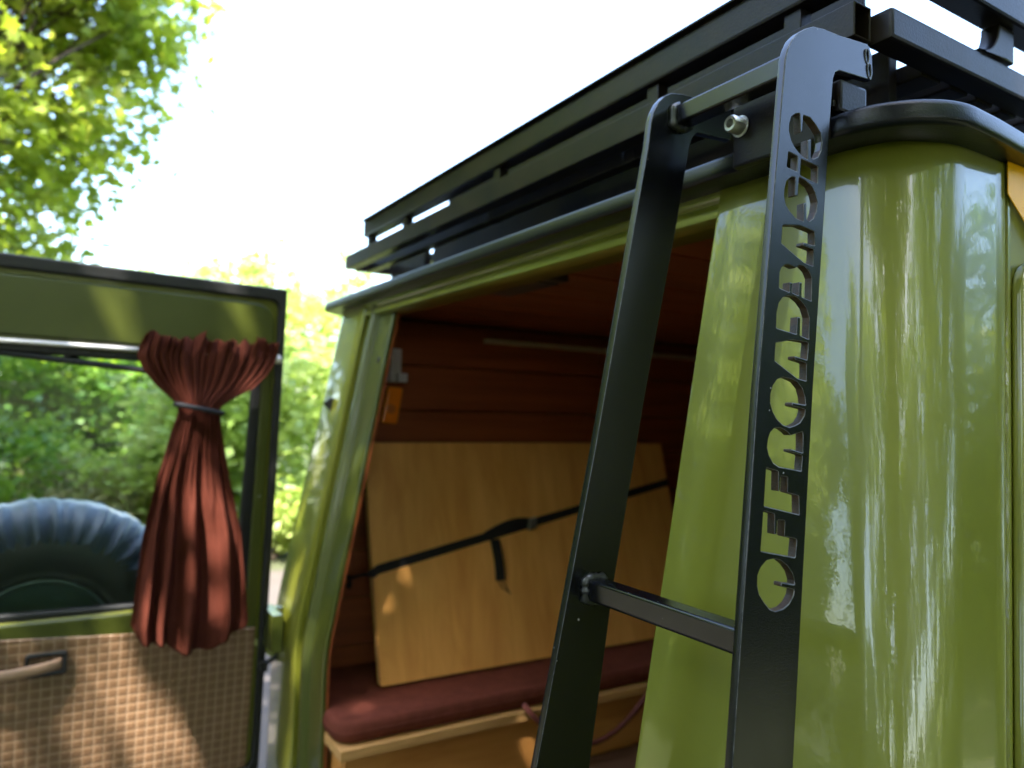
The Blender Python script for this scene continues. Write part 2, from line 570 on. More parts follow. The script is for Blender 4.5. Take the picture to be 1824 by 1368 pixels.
# header above the opening
prof = [(0.0, 1.905), (0.002, 1.886), (0.006, 1.879), (0.010, 1.876), (0.006, 1.872), (0.003, 1.862), (0.006, 1.852), (0.012, 1.848), (0.040, 1.846), (0.085, 1.848)]
V, F = gridv([[(x, 0.83 + 0.18 * (z - 1.867) + d, z) for x in np.linspace(-2.29, -0.765, 10)] for d, z in prof])
obj('door_header', V, F, PAINT, van, autosm=True)
# sill under the opening
V, F = boxv(-2.29, -0.77, yf(0.3) + 0.003, yf(0.3) + 0.09, 0.32, 0.47)
obj('door_sill', V, F, PAINT_SHADE, van)
# lower skirt and far end of the body (turned away from the street side)
V, F = merge([boxv(xl(0.3) + .01, xs(0.3) - .01, 3.19, 3.25, 0.32, 1.90)])
obj('end_wall', V, F, PAINT, van)
# floor, ceiling
box('van_floor', (xl(.4) + .03, xs(.4) - .03, 0.73, 3.18, 0.36, 0.42), FLOOR_IN, van)

# roof skin and gutter
def roof_path(off, n=14):
    """outline of the roof, off metres outside the body at gutter height"""
    x1, x0, y0, y1 = -0.50 + off, -2.60 - off, 0.835 - off, 3.22 + off
    R = 0.068 + off * .8
    P = []
    for cx, cy, a0 in ((x1 - R, y0 + R, -90), (x1 - R, y1 - R, 0), (x0 + R, y1 - R, 90), (x0 + R, y0 + R, 180)):
        for k in range(n + 1):
            a = R_(a0 + 90 * k / n)
            x, y = cx + R * math.cos(a), cy + R * math.sin(a)
            P.append((x - (0.08 * min(max(y - 0.92, 0), 0.3) if x > -1 else 0), y))
    # a few points along the near side so that it keeps its slight inward curve
    i = n + 1
    P[i:i] = [(x1 - 0.08 * min(max(y - 0.92, 0), 0.3), y) for y in (0.95, 1.0, 1.08, 1.16, 1.25, 1.6)]
    return P
gp = [(-0.004, 1.8925), (0.020, 1.8915), (0.044, 1.8915), (0.0485, 1.8925), (0.0512, 1.8955), (0.0520, 1.900), (0.0505, 1.914), (0.0490, 1.9185), (0.0455, 1.9215), (0.040, 1.9225), (0.030, 1.921), (0.010, 1.918), (-0.05, 1.922)]
rows = [[(x, y, z) for x, y in roof_path(o)] for o, z in gp]
for r in rows: r.append(r[0])
V, F = gridv(rows)
obj('rain_gutter', V, F, GUTTER, van, autosm=True)
rows = []
for s, z in ((-0.045, 1.9215), (-0.10, 1.945), (-0.25, 1.965), (-0.6, 1.985), (-0.9, 1.99)):
    rows.append([(x, y, z) for x, y in roof_path(s)])
    rows[-1].append(rows[-1][0])
V, F = gridv(rows)
F.append(tuple(range(len(V) - len(rows[0]), len(V) - 1)))
obj('roof_skin', V, F, GUTTER, van, smooth=True)
# smoked hatch standing on the roof
V, F = boxv(-1.25, -0.66, 1.50, 2.3, 1.95, 2.05)
obj('roof_hatch', V, F, HATCH, van, bevel=0.04, autosm=True)

# running gear under the body
def wheel(x, y, sgn):
    def rv(prof):
        return gridv([[(x + sgn * px_, y + r * math.cos(2 * math.pi * k / 40), 0.385 + r * math.sin(2 * math.pi * k / 40)) for px_, r in prof] for k in range(41)])
    V, F = rv([(-0.10, 0.20), (-0.11, 0.30), (-0.10, 0.36), (-0.07, 0.382), (0.07, 0.382), (0.10, 0.36), (0.11, 0.30), (0.10, 0.215)])
    t = obj('wheel', V, F, TYRE, van, smooth=True)
    V, F = rv([(0.10, 0.216), (0.07, 0.205), (0.03, 0.19), (0.02, 0.10), (0.06, 0.08), (0.07, 0.0)])
    obj('wheel_rim', V, F, RIM, t, smooth=True)
for x, sgn in ((-0.66, 1), (-2.48, -1)):
    for y in (1.45, 2.85): wheel(x, y, sgn)
V, F = merge([boxv(-2.35, -0.80, 0.80, 3.15, 0.27, 0.355), boxv(-2.30, -0.85, 1.41, 1.49, 0.34, 0.42), boxv(-2.30, -0.85, 2.81, 2.89, 0.34, 0.42)])
obj('chassis', V, F, RUBBER, van)

# side window beyond the corner: pressed frame, rubber, dark pane
def side(u, v, w):      # u = along the van, v = height
    return (xs(v) + w, u + seam(max(v, .9)) - 1.050, v)
wo = rpoly([(1.068, 0.90), (1.80, 0.90), (1.80, 1.762), (1.068, 1.762)], [0.06, 0.06, 0.06, 0.05], 8)
wi = rpoly([(1.079, 0.92), (1.78, 0.92), (1.78, 1.748), (1.079, 1.748)], [0.05, 0.05, 0.05, 0.04], 8)
wr = rpoly([(1.105, 0.945), (1.755, 0.945), (1.755, 1.720), (1.105, 1.720)], [0.04] * 4, 8)
sw = plate('side_window', wo, [wi], 0.016, lambda u, v, w: side(u, v, w + 0.007), PAINT, van, bevel=0.005, res=4)
plate('window_gasket', wi, [wr], 0.022, lambda u, v, w: side(u, v, w + 0.010), RUBBER, sw, bevel=0.006, res=3)
plate('window_pane', wr, [], 0.006, lambda u, v, w: side(u, v, w + 0.003), DARKGLASS, sw, bevel=0.001)
# yellow vinyl stripe running back from under the gutter
plate('yellow_stripe', [(1.050, 1.893), (1.050, 1.846), (1.060, 1.838), (1.115, 1.797), (1.25, 1.66), (1.42, 1.66), (1.30, 1.893)], [], 0.0015,
      lambda u, v, w: side(u, v, w + 0.0055), YELLOW, van, bevel=0.0003)

# inside: pine boards on the long wall, ceiling boards, ply walls
def plank_mesh(name, L, W, T, axis):
    # lies at the origin, long side along y; axis 'x' = wall board (thin in x), 'z' = ceiling board (thin in z)
    if axis == 'x': v, f = boxv(0, T, 0, L, 0, W - 0.003)
    else: v, f = boxv(0, W - 0.003, 0, L, 0, T)
    me = bpy.data.meshes.new(name)
    me.from_pydata(v, [], f)
    bm = bmesh.new(); bm.from_mesh(me)
    bmesh.ops.recalc_face_normals(bm, faces=bm.faces)
    es = [e for e in bm.edges if abs(e.verts[0].co.y - e.verts[1].co.y) > 0.1]
    bmesh.ops.bevel(bm, geom=es, offset=0.004, segments=1, affect='EDGES')
    bm.to_mesh(me); bm.free()
    me.materials.append(PLANK)
    return me
me = plank_mesh('wall_board', 2.36, 0.160, 0.012, 'x')
vo = ORIG[van.name]
for k in range(9):
    z = 0.435 + 0.160 * k
    o = bpy.data.objects.new('wall_board', me); COL.objects.link(o); o.parent = van
    o.location = Vector((-2.465 - 0.001 * (k % 2), 0.80 + 0.01 * k, z)) - vo
me = plank_mesh('ceiling_board', 2.30, 0.150, 0.012, 'z')
for k in range(12):
    o = bpy.data.objects.new('ceiling_board', me); COL.objects.link(o); o.parent = van
    o.location = Vector((-2.455 + 0.150 * k, 0.865, 1.878 + 0.001 * (k % 2))) - vo
me = plank_mesh('end_board', 1.9, 0.160, 0.012, 'x')
for k in range(9):
    o = bpy.data.objects.new('end_board', me); COL.objects.link(o); o.parent = van
    o.location = Vector((-0.555, 3.165, 0.435 + 0.160 * k)) - vo
    o.rotation_euler = (0, 0, R_(90))
box('side_lining', (-0.59, -0.575, 1.03, 3.15, 0.43, 1.87), PLY, van)
# lining strip round the inside of the door frame
V, F = merge([gridv([[(x, yf(z) + d, z) for x, d in ((-2.108, 0.0445), (-2.108, 0.052), (-2.13, 0.054))] for z in ZS[:-1]])])
obj('frame_lining', V, F, PLANK, van)
# white conduit box on the wall and long strip
wb = box('switch_box', (-2.452, -2.405, 0.975, 1.014, 1.648, 1.765), WHITE, van, bevel=0.004)
box('switch_cover', (-2.4045, -2.385, 0.994, 1.030, 1.648, 1.680), WHITE, wb, bevel=0.004)
box('wall_strip', (-2.452, -2.425, 1.36, 2.62, 1.812, 1.830), STRIP, van, bevel=0.003)
# screws on the jamb, black stop and hole plug
def disc(name, c, nrm, r, t, mt, parent, n=16, hole=0.0):
    c = Vector(c); nrm = Vector(nrm).normalized()
    V, F = tubev([c, c + nrm * t * .7, c + nrm * t], [r, r, r * .8], n)
    return obj(name, V, F, mt, parent, autosm=True)
NF = Vector((0, -1, 0.18)).normalized()
disc('jamb_screw', (-2.150, 0.833, 1.703), NF, 0.011, 0.006, RUBBER, van)
disc('jamb_plug', (-2.155, yf(0.816) + 0.0325, 0.816), (0, -1, 0), 0.013, 0.003, RUBBER, van)
V = [(-2.455, 0.775, 1.585), (-2.405, 0.775, 1.592), (-2.412, 0.775, 1.535), (-2.425, 0.748, 1.568)]
obj('door_stop', V, [(0, 2, 1), (0, 1, 3), (1, 2, 3), (2, 0, 3)], RUBBER, van, bevel=0.002)

# ---------------------------------------------------------------- the open door, swung right out
def dx(z): return -2.58 + 0.13 * (z - 0.35)
def dp(s, z, n): return (dx(z) + n, 0.61 - s, z)      # s from the hinge edge, n towards the room side
dmap = lambda n0: (lambda u, v, w: dp(u, v, n0 + w))
douter = rpoly([(-0.005, 0.34), (1.28, 0.34), (1.28, 1.945), (0.012, 1.915)], [0.04, 0.04, 0.10, 0.015], 8)
win = rpoly([(0.060, 0.934), (1.13, 0.934), (1.13, 1.712), (0.060, 1.690)], [0.055, 0.055, 0.07, 0.07], 8)
door = plate('side_door', douter, [win], 0.046, dmap(-0.024), PAINT, van, bevel=0.004)
# black weather seal round the rim
sin_ = rpoly([(0.016, 0.37), (1.25, 0.37), (1.25, 1.912), (0.030, 1.883)], [0.04, 0.04, 0.08, 0.03], 8)
plate('door_seal', rpoly([(-0.010, 0.335), (1.285, 0.335), (1.285, 1.950), (0.006, 1.921)], [0.04, 0.04, 0.10, 0.012], 8), [sin_], 0.022, dmap(0.010), RUBBER, door, bevel=0.007, res=3)
# raised inner pressing
pin = rpoly([(0.026, 0.38), (1.24, 0.38), (1.24, 1.900), (0.036, 1.871)], [0.04, 0.04, 0.08, 0.075], 10)
pho = rpoly([(0.066, 0.928), (1.12, 0.934), (1.12, 1.733), (0.066, 1.712)], [0.05, 0.05, 0.06, 0.06], 8)
plate('inner_pressing', pin, [pho], 0.016, dmap(0.004), PAINT_SHADE, door, bevel=0.007, res=4)
# window rubber and pane
gin = rpoly([(0.100, 0.948), (1.105, 0.962), (1.105, 1.690), (0.088, 1.668)], [0.045, 0.045, 0.05, 0.05], 8)
plate('window_rubber', rpoly([(0.058, 0.926), (1.134, 0.936), (1.134, 1.718), (0.056, 1.696)], [0.055, 0.055, 0.07, 0.07], 8), [gin], 0.030, dmap(-0.022), RUBBER, door, bevel=0.008, res=3)
plate('window_glass', rpoly([(0.090, 0.944), (1.11, 0.955), (1.11, 1.695), (0.084, 1.673)], 0.03, 5), [], 0.004, dmap(-0.024), GLASS, door, bevel=0.0005)
# quilted trim: pads of real depth
S0, S1, Z0, Z1 = 0.030, 1.22, 0.375, 0.853
P = 0.0278
nS, nZ = int((S1 - S0) / P * 10), int((Z1 - Z0) / P * 10)
V, F, pad = [], [], []
def quilt_top(s):      # the trim's top edge climbs a little away from the hinge
    return 0.842 + 0.052 * min(max((s - S0) / (0.72 - S0), 0), 1.4)
for j in range(nZ + 1):
    for i in range(nS + 1):
        s = S0 + (S1 - S0) * i / nS
        z = Z0 + (quilt_top(s) - Z0) * j / nZ
        a = abs(math.sin(math.pi * (s - S0) / P)); b = abs(math.sin(math.pi * (z - Z0) / P))
        h = min(1.0, a * 1.7) ** .8 * min(1.0, b * 1.7) ** .8
        edge = min(i, nS - i, j, nZ - j)
        n = 0.0165 + 0.0019 * h if edge > 0 else 0.006
        n += 0.0012 * noise.noise(Vector((s * 9, z * 9, 3)))
        V.append(dp(s, z, n)); pad.append(h)
for j in range(nZ):
    for i in range(nS):
        a = j * (nS + 1) + i
        F.append((a, a + 1, a + nS + 2, a + nS + 1))
me = bpy.data.meshes.new('quilted_trim')
me.from_pydata(V, [], F)
at = me.attributes.new('pad', 'FLOAT', 'POINT')
at.data.foreach_set('value', pad)
me.materials.append(QUILT)
qt = link_mesh('quilted_trim', me, door, smooth=True)
# grab handle
hs = rpoly([(0.552, 0.778), (0.655, 0.778), (0.655, 0.846), (0.552, 0.846)], 0.012, 4)
hi = rpoly([(0.564, 0.790), (0.645, 0.790), (0.645, 0.834), (0.564, 0.834)], 0.008, 4)
plate('handle_bezel', hs, [hi], 0.014, dmap(0.028), RUBBER, door, bevel=0.004)
rows = []
for i in range(25):
    t = i / 24
    s = 0.568 + 0.33 * t
    n = 0.024 + 0.040 * math.sin(math.pi * min(t * 1.0, 1)) ** 0.6
    zc = 0.812 + 0.012 * t - 0.012 * math.sin(math.pi * t)
    hw = 0.015
    rows.append([dp(s, zc - hw, n), dp(s, zc - hw, n + .006), dp(s, zc - hw * .5, n + .010), dp(s, zc + hw * .5, n + .010), dp(s, zc + hw, n + .006), dp(s, zc + hw, n), dp(s, zc - hw, n)])
V, F = gridv(rows)
obj('grab_strap', V, F, TAN, door, smooth=True)
# screw on the door edge
c = Vector(dp(0.045, 1.265, 0.008)); disc('door_screw', c, (1, 0, 0), 0.009, 0.006, PAINT_SHADE, door)
# hinge leaves and pin
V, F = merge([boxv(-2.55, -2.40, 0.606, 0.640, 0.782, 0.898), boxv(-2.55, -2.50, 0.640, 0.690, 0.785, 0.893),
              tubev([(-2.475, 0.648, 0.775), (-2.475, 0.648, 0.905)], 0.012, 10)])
obj('hinge', V, F, PAINT_SHADE, door, bevel=0.002)
V, F = barv((-2.52, 0.57, 0.800), (-2.50, 0.690, 0.700), 0.004, 0.016)
obj('door_stay', V, F, STRAP_Y, door)
V, F = merge([tubev([(-2.50, 0.592, 0.722), (-2.50, 0.625, 0.726), (-2.50, 0.655, 0.742), (-2.50, 0.70, 0.738)], 0.009, 8), boxv(-2.515, -2.48, 0.645, 0.668, 0.730, 0.765), boxv(-2.512, -2.484, 0.598, 0.618, 0.700, 0.730)])
obj('check_strap', V, F, RUBBER, door)
# wiper outside the pane
V, F = merge([tubev([(-2.44, -0.55, 1.70), (-2.425, -0.14, 1.680), (-2.43, 0.26, 1.646), (-2.43, 0.36, 1.630)], 0.009, 8), tubev([(-2.45, -0.10, 1.725), (-2.45, 0.0, 1.690), (-2.43, 0.06, 1.665)], 0.007, 8)])
obj('wiper', V, F, RUBBER, door)
# curtain rod
V, F = tubev([(-2.354, -0.55, 1.712), (-2.354, 0.572, 1.700)], 0.0065, 10)
rod = obj('curtain_rod', V, F, ROD, door, smooth=True)
V, F = merge([tubev([(-2.354, 0.566, 1.700), (-2.354, 0.572, 1.700), (-2.354, 0.584, 1.700), (-2.354, 0.590, 1.700)], [0.008, 0.014, 0.014, 0.007], 12), boxv(-2.41, -2.354, 0.580, 0.592, 1.690, 1.708)])
obj('rod_end', V, F, ROD, rod)

# ---------------------------------------------------------------- curtain hanging from the rod
cur = thing('curtain', 'rust red gathered curtain tied in the middle, hanging in the open door window', 'curtain', (-2.345, 0.36, 0.85))
prof = [(1.762, 0.212, 0.572), (1.722, 0.196, 0.574), (1.700, 0.190, 0.570), (1.688, 0.188, 0.566), (1.6465, 0.207, 0.541), (1.6045, 0.240, 0.500), (1.568, 0.280, 0.438), (1.546, 0.298, 0.413), (1.530, 0.300, 0.413), (1.488, 0.288, 0.418), (1.34, 0.250, 0.445), (1.177, 0.220, 0.483), (1.014, 0.208, 0.503), (0.917, 0.199, 0.512), (0.848, 0.208, 0.500)]
zs_ = [p[0] for p in prof][::-1]
ly = [p[1] for p in prof][::-1]; ry = [p[2] for p in prof][::-1]
NU, NV = 300, 110
rows = []
for j in range(NV + 1):
    t = j / NV
    row = []
    for i in range(NU + 1):
        u = i / NU
        ztop = 1.748 + 0.030 * noise.noise(Vector((u * 11, 5, 0))) + 0.006 * math.sin(u * 62 + 6 * noise.noise(Vector((u * 5, 2, 2)))) * (noise.noise(Vector((u * 8, 9, 1))) + .5) + 0.006 * noise.noise(Vector((u * 60, 1, 1)))
        hem = 0.842 + 0.070 * abs(2 * u - 1.1) ** 2.2 + 0.028 * noise.noise(Vector((u * 5, 1, 7)))
        z = ztop + (hem - ztop) * t
        a = np.interp(z, zs_, ly); b = np.interp(z, zs_, ry)
        w = (b - a)
        # pleats: fine by the rod, gathering into broad folds lower down
        low = min(max((1.545 - z) / 0.30, 0), 1)
        ph = u * 2 * math.pi
        w1 = noise.noise(Vector((u * 3.1, 0.3, 2))) * 1.4
        w2 = noise.noise(Vector((u * 9.0, 2.3, 5)))
        fa = .55 + .9 * abs(noise.noise(Vector((u * 11, 7.1, 3))))
        fine = (math.sin(ph * 15 + 5 * w1 + 2 * w2) * fa + 0.35 * math.sin(ph * 31 + 4 * w2 + z * 6)) * (1 - low)
        bs = math.sin(ph * 4.0 + 4.2 * w1 + 0.6 * math.sin(z * 4) + 1.2 * noise.noise(Vector((u * 5, z * 2.5, 6))))
        broad = (math.copysign(abs(bs) ** .7, bs) * (.7 + .5 * w2) + 0.18 * math.sin(ph * 8.3 + w1 * 5 + 1.2 * z)) * low
        amp = 0.008 + 0.028 * low * min(1, max(0.15, (1.56 - z) / 0.55))
        tie = math.exp(-((z - 1.546) / 0.05) ** 2)
        bulge = (0.030 * (1 - (2 * u - 1) ** 2)) * tie
        x = -2.338 + amp * (1 - .3 * tie) * (fine + broad) + bulge * 0.5 + 0.014 * noise.noise(Vector((u * 5, z * 6, 4))) + 0.0012 * noise.noise(Vector((u * 22, z * 16, 8)))
        if z > 1.705: x += 0.5 * (z - 1.705) * math.sin(ph * 9 + w1 * 9 + 3 * w2)
        y = a + w * (u + 0.014 * low * math.sin(ph * 4.2 + 1.2) + 0.006 * fine)
        x += 0.028 * max(0, 1.1 - z)
        row.append((x, y, z))
    rows.append(row)
V, F = gridv(rows)
cl = obj('curtain_cloth', V, F, CURT, cur, smooth=True)
sm = cl.modifiers.new('solid', 'SOLIDIFY'); sm.thickness = 0.0012
# stitched hem
hr = int(NV * 0.915)
V, F = tubev([(q[0] + 0.0022, q[1], q[2]) for q in rows[hr][::3]], 0.0011, 5)
obj('hem_seam', V, F, CURT, cur, smooth=True)
tb = []
for k in range(37):
    a = 2 * math.pi * k / 36
    tb.append((-2.328 + 0.030 * math.sin(a), 0.355 + 0.064 * math.cos(a), 1.541 - 0.012 * math.cos(a)))
V, F = tubev(tb[:-1], 0.0075, 8, closed=True)
obj('tie_band', V, F, WEB, cur, smooth=True)

# ---------------------------------------------------------------- spare wheel carried outside the door
sw_ = thing('spare_wheel', 'spare wheel in a ruffled blue grey cover seen through the open door window', 'spare wheel', (-2.78, 0.0, 0.80))
CY, CZ, CX = -0.015, 0.79, -2.70
def ringv(prof, n=72, jit=None):
    rows = []
    for k in range(n + 1):
        a = 2 * math.pi * k / n
        row = []
        for q, (x, r) in enumerate(prof):
            rr, xx = (r, x) if jit is None else jit(a, x, r, q)
            row.append((CX + xx, CY + rr * math.cos(a), CZ + rr * math.sin(a)))
        rows.append(row)
    return gridv(rows)
tp = [(-0.20, 0.22), (-0.22, 0.30), (-0.21, 0.38), (-0.18, 0.425), (-0.11, 0.435), (-0.04, 0.425), (-0.005, 0.385), (0.0, 0.31), (-0.008, 0.245), (-0.02, 0.235), (-0.015, 0.228), (-0.03, 0.215), (-0.05, 0.20)]
V, F = ringv(tp)
obj('tyre', V, F, TYRE, sw_, smooth=True)
V, F = ringv([(-0.04, 0.212), (-0.03, 0.205), (-0.05, 0.195), (-0.075, 0.18), (-0.08, 0.10), (-0.06, 0.06), (-0.06, 0.0)])
obj('rim', V, F, RIM, sw_, smooth=True)
def jit(a, x, r, q):
    n1 = noise.noise(Vector((math.cos(a) * 4, math.sin(a) * 4, q * .2)))
    f = math.sin(a * 31 + 5 * n1) * (.6 + 1.2 * abs(noise.noise(Vector((math.cos(a) * 7, math.sin(a) * 7, 3))))) + .4 * math.sin(a * 73 + 6 * n1)
    k = [0, 0, 0.002, 0.004, 0.004, 0.008, 0.014, 0.020, 0.024][q]
    return r + k * .8 * f + .006 * n1, x + k * f + 0.004 * n1
cp = [(-0.235, 0.0), (-0.24, 0.30), (-0.23, 0.41), (-0.19, 0.447), (-0.08, 0.450), (-0.02, 0.436), (0.012, 0.395), (0.016, 0.355), (0.008, 0.325)]
V, F = ringv(cp, 420, jit)
obj('wheel_cover', V, F, TARP, sw_, smooth=True)
V, F = merge([barv((CX - .24, CY, CZ), (-2.52, CY, CZ), .12, .12)])
obj('wheel_bracket', V, F, BLACK_RACK, sw_)

# ---------------------------------------------------------------- ladder
CUTS = [  # letter outlines traced from image pixels, projected offline onto the rail plane
   [(0.703, 1.898), (0.695, 1.895), (0.688, 1.89), (0.684, 1.881), (0.683, 1.872), (0.686, 1.862), (0.692, 1.855), (0.702, 1.849), (0.712, 1.846), (0.714, 1.869), (0.721, 1.872), (0.719, 1.849), (0.723, 1.849), (0.731, 1.853), (0.737, 1.862), (0.74, 1.873), (0.738, 1.883), (0.73, 1.891), (0.721, 1.897), (0.709, 1.897), (0.706, 1.877), (0.702, 1.875)] ,
   [(0.68, 1.848), (0.695, 1.846), (0.692, 1.828), (0.676, 1.83)] ,
   [(0.701, 1.844), (0.73, 1.841), (0.727, 1.821), (0.698, 1.825)] ,
   [(0.689, 1.821), (0.682, 1.819), (0.674, 1.813), (0.67, 1.803), (0.669, 1.794), (0.671, 1.786), (0.677, 1.78), (0.686, 1.774), (0.699, 1.772), (0.701, 1.793), (0.706, 1.795), (0.705, 1.775), (0.709, 1.774), (0.716, 1.778), (0.722, 1.787), (0.725, 1.799), (0.722, 1.809), (0.716, 1.816), (0.706, 1.82), (0.696, 1.822), (0.692, 1.8), (0.686, 1.799)] ,
   [(0.664, 1.762), (0.692, 1.766), (0.717, 1.763), (0.716, 1.747), (0.697, 1.748), (0.695, 1.744), (0.714, 1.742), (0.711, 1.723), (0.697, 1.725), (0.681, 1.732), (0.66, 1.742)] ,
   [(0.682, 1.717), (0.688, 1.721), (0.696, 1.721), (0.704, 1.716), (0.708, 1.709), (0.707, 1.7), (0.705, 1.683), (0.689, 1.686), (0.691, 1.702), (0.686, 1.702), (0.684, 1.687), (0.673, 1.689), (0.675, 1.7), (0.67, 1.7), (0.669, 1.689), (0.653, 1.692), (0.654, 1.701), (0.655, 1.709), (0.659, 1.715), (0.666, 1.719), (0.673, 1.719), (0.678, 1.718)] ,
   [(0.658, 1.682), (0.667, 1.685), (0.679, 1.685), (0.688, 1.681), (0.696, 1.674), (0.7, 1.664), (0.697, 1.64), (0.683, 1.643), (0.685, 1.663), (0.68, 1.663), (0.677, 1.644), (0.645, 1.648), (0.647, 1.664), (0.651, 1.675)] ,
   [(0.643, 1.632), (0.67, 1.637), (0.696, 1.636), (0.692, 1.617), (0.672, 1.62), (0.672, 1.616), (0.691, 1.613), (0.689, 1.594), (0.675, 1.596), (0.64, 1.613)] ,
   [(0.652, 1.596), (0.663, 1.595), (0.674, 1.592), (0.682, 1.585), (0.685, 1.577), (0.686, 1.568), (0.664, 1.57), (0.663, 1.566), (0.685, 1.563), (0.682, 1.556), (0.675, 1.549), (0.667, 1.546), (0.658, 1.544), (0.648, 1.546), (0.639, 1.552), (0.633, 1.56), (0.63, 1.569), (0.631, 1.577), (0.635, 1.586), (0.642, 1.593)] ,
   [(0.634, 1.542), (0.642, 1.543), (0.649, 1.541), (0.655, 1.538), (0.659, 1.535), (0.679, 1.539), (0.677, 1.517), (0.658, 1.521), (0.657, 1.518), (0.676, 1.514), (0.673, 1.498), (0.638, 1.503), (0.63, 1.507), (0.624, 1.515), (0.622, 1.523), (0.624, 1.531), (0.628, 1.538)] ,
   [(0.619, 1.502), (0.637, 1.498), (0.635, 1.478), (0.638, 1.478), (0.64, 1.493), (0.651, 1.492), (0.649, 1.476), (0.667, 1.472), (0.666, 1.453), (0.613, 1.464)] ,
   [(0.612, 1.459), (0.628, 1.455), (0.626, 1.435), (0.63, 1.435), (0.632, 1.449), (0.643, 1.448), (0.641, 1.432), (0.66, 1.428), (0.656, 1.41), (0.605, 1.42)] ,
   [(0.623, 1.411), (0.633, 1.409), (0.643, 1.403), (0.65, 1.395), (0.653, 1.387), (0.653, 1.383), (0.633, 1.387), (0.632, 1.383), (0.652, 1.378), (0.65, 1.372), (0.643, 1.365), (0.634, 1.361), (0.622, 1.36), (0.614, 1.363), (0.606, 1.371), (0.6, 1.379), (0.598, 1.388), (0.599, 1.397), (0.604, 1.404), (0.613, 1.41)] ,
]
lad = thing('ladder', 'black flat bar ladder with cut out lettering hooked on above the gutter', 'ladder', (-0.7, 0.5, 0))
TH = 0.0098  # ladder outlines, planes, rungs and thickness scaled down about the camera
def npx(z): return -0.4030 - 0.0747 * z
def nmap(u, v, w): return (npx(v) - TH / 2 + w, u, v)
HOOK_N = [(0.611, 1.578), (0.672, 1.903), (0.683, 1.958), (0.688, 1.971), (0.696, 1.984), (0.707, 1.995), (0.72, 2.004), (0.736, 2.012), (0.755, 2.015), (0.786, 2.016), (0.838, 2.021), (0.846, 2.019), (0.85, 2.008), (0.849, 1.985), (0.845, 1.975), (0.781, 1.97), (0.773, 1.966), (0.768, 1.956), (0.76, 1.916), (0.699, 1.581)]
def low(p, z): return (p[0] + (z - p[1]) * 0.167, z)
outn = [low((0.5526, 1.2259), 0.45)] + HOOK_N + [(0.6371, 1.2076), low((0.6371, 1.2076), 0.45)]
near = plate('name_rail', outn, [rpoly(c, 0.0012, 2) for c in CUTS], TH, nmap, [BLACK, CUT, WORN], lad, bevel=0.0011, res=2)
for pg in near.data.polygons:        # bare sawn walls inside the letters
    c_ = pg.center + origin_of(lad)
    y_l = 0.552 + (c_.z - 1.226) * 0.167
    if .3 < abs(pg.normal.x) < .96: pg.material_index = 2
    if abs(pg.normal.x) < .3 and 1.27 < c_.z < 1.915 and 0.012 < c_.y - y_l < 0.078: pg.material_index = 1
near['label'] = 'flat bar rail with lettering cut right through it'
# raised maker's sticker outline: two small embossed ovals at the hook's tip
for cz_, cy_ in ((2.0035, 0.8377), (1.985, 0.8404)):
    pth = [(npx(cz_) + 0.0006, cy_ + 0.0035 * math.cos(a), cz_ + 0.0095 * math.sin(a)) for a in np.linspace(0, 2 * math.pi, 17)[:-1]]
    V, F = tubev(pth, 0.0011, 6, closed=True)
    obj('stamped_mark', V, F, WELD, near, smooth=True)
def fpx(z): return -0.8148 + 0.026 * z
def fmap(u, v, w): return (fpx(v) - 0.006 + w, u, v)
fo = [low((0.5278, 1.1112), 0.45)] + [(0.5278, 1.1112), (0.6013, 1.5069), (0.6729, 1.919), (0.6766, 1.9548), (0.6812, 1.9695), (0.6885, 1.9833), (0.6986, 1.9943), (0.7115, 2.0017), (0.7316, 2.0053), (0.8308, 2.009), (0.8308, 1.9613), (0.7638, 1.9576), (0.7546, 1.9493), (0.7491, 1.9356), (0.7298, 1.8208), (0.6839, 1.583), (0.6417, 1.3361), (0.6114, 1.0928)] + [low((0.6114, 1.0928), 0.45)]
far = plate('plain_rail', fo, [], 0.012, fmap, [BLACK, WORN], lad, bevel=0.0010)
for pg in far.data.polygons:
    if .3 < abs(pg.normal.x) < .96: pg.material_index = 1
# rungs and their welds
def rung(z, y, s=0.027):
    xa, xb = fpx(z), npx(z) - TH
    v, f = barv((xa, y, z), (xb, y, z), s, s)
    r = obj('rung', v, f, BLACK, lad, bevel=0.0035, seg=3, autosm=True)
    pth = []
    for k in range(28):
        a = 2 * math.pi * k / 28
        c_, s_ = math.cos(a), math.sin(a)
        q = max(abs(c_), abs(s_))
        pth.append((xa + 0.002, y + s / 2 * 1.06 * c_ / q, z + s / 2 * 1.06 * s_ / q))
    rr = [0.0052 + 0.0012 * math.sin(k * 2.3) + 0.0022 * random.random() for k in range(28)]
    V, F = tubev(pth, rr, 7, closed=True)
    obj('weld', V, F, WELD, r, smooth=True)
    V, F = tubev([(xb - 0.001, p[1], p[2]) for p in pth], 0.003, 6, closed=True)
    obj('weld', V, F, WELD, r, smooth=True)
rung(1.9704, 0.7289)
rung(1.3260, 0.6068)
rung(1.005, 0.555)
rung(0.68, 0.500)

# ---------------------------------------------------------------- roof rack
rack = thing('roof_rack', 'black welded tube roof rack above the gutter of the green van', 'roof rack', (-1.4, 2.0, 1.93))
XR = -0.608  # rack frame positions and tube sizes scaled up about the camera
def bar(name, a, b, w=0.03, h=0.03, bev=0.003, parent=rack, mt=None):
    upright = abs(a[2] - b[2]) > abs(a[0] - b[0]) + abs(a[1] - b[1])
    v, f = barv(a, b, w, h, (0, 1, 0) if upright else (0, 0, 1))
    return obj(name, v, f, mt or BLACK_RACK, parent, bevel=bev, seg=2, autosm=True)
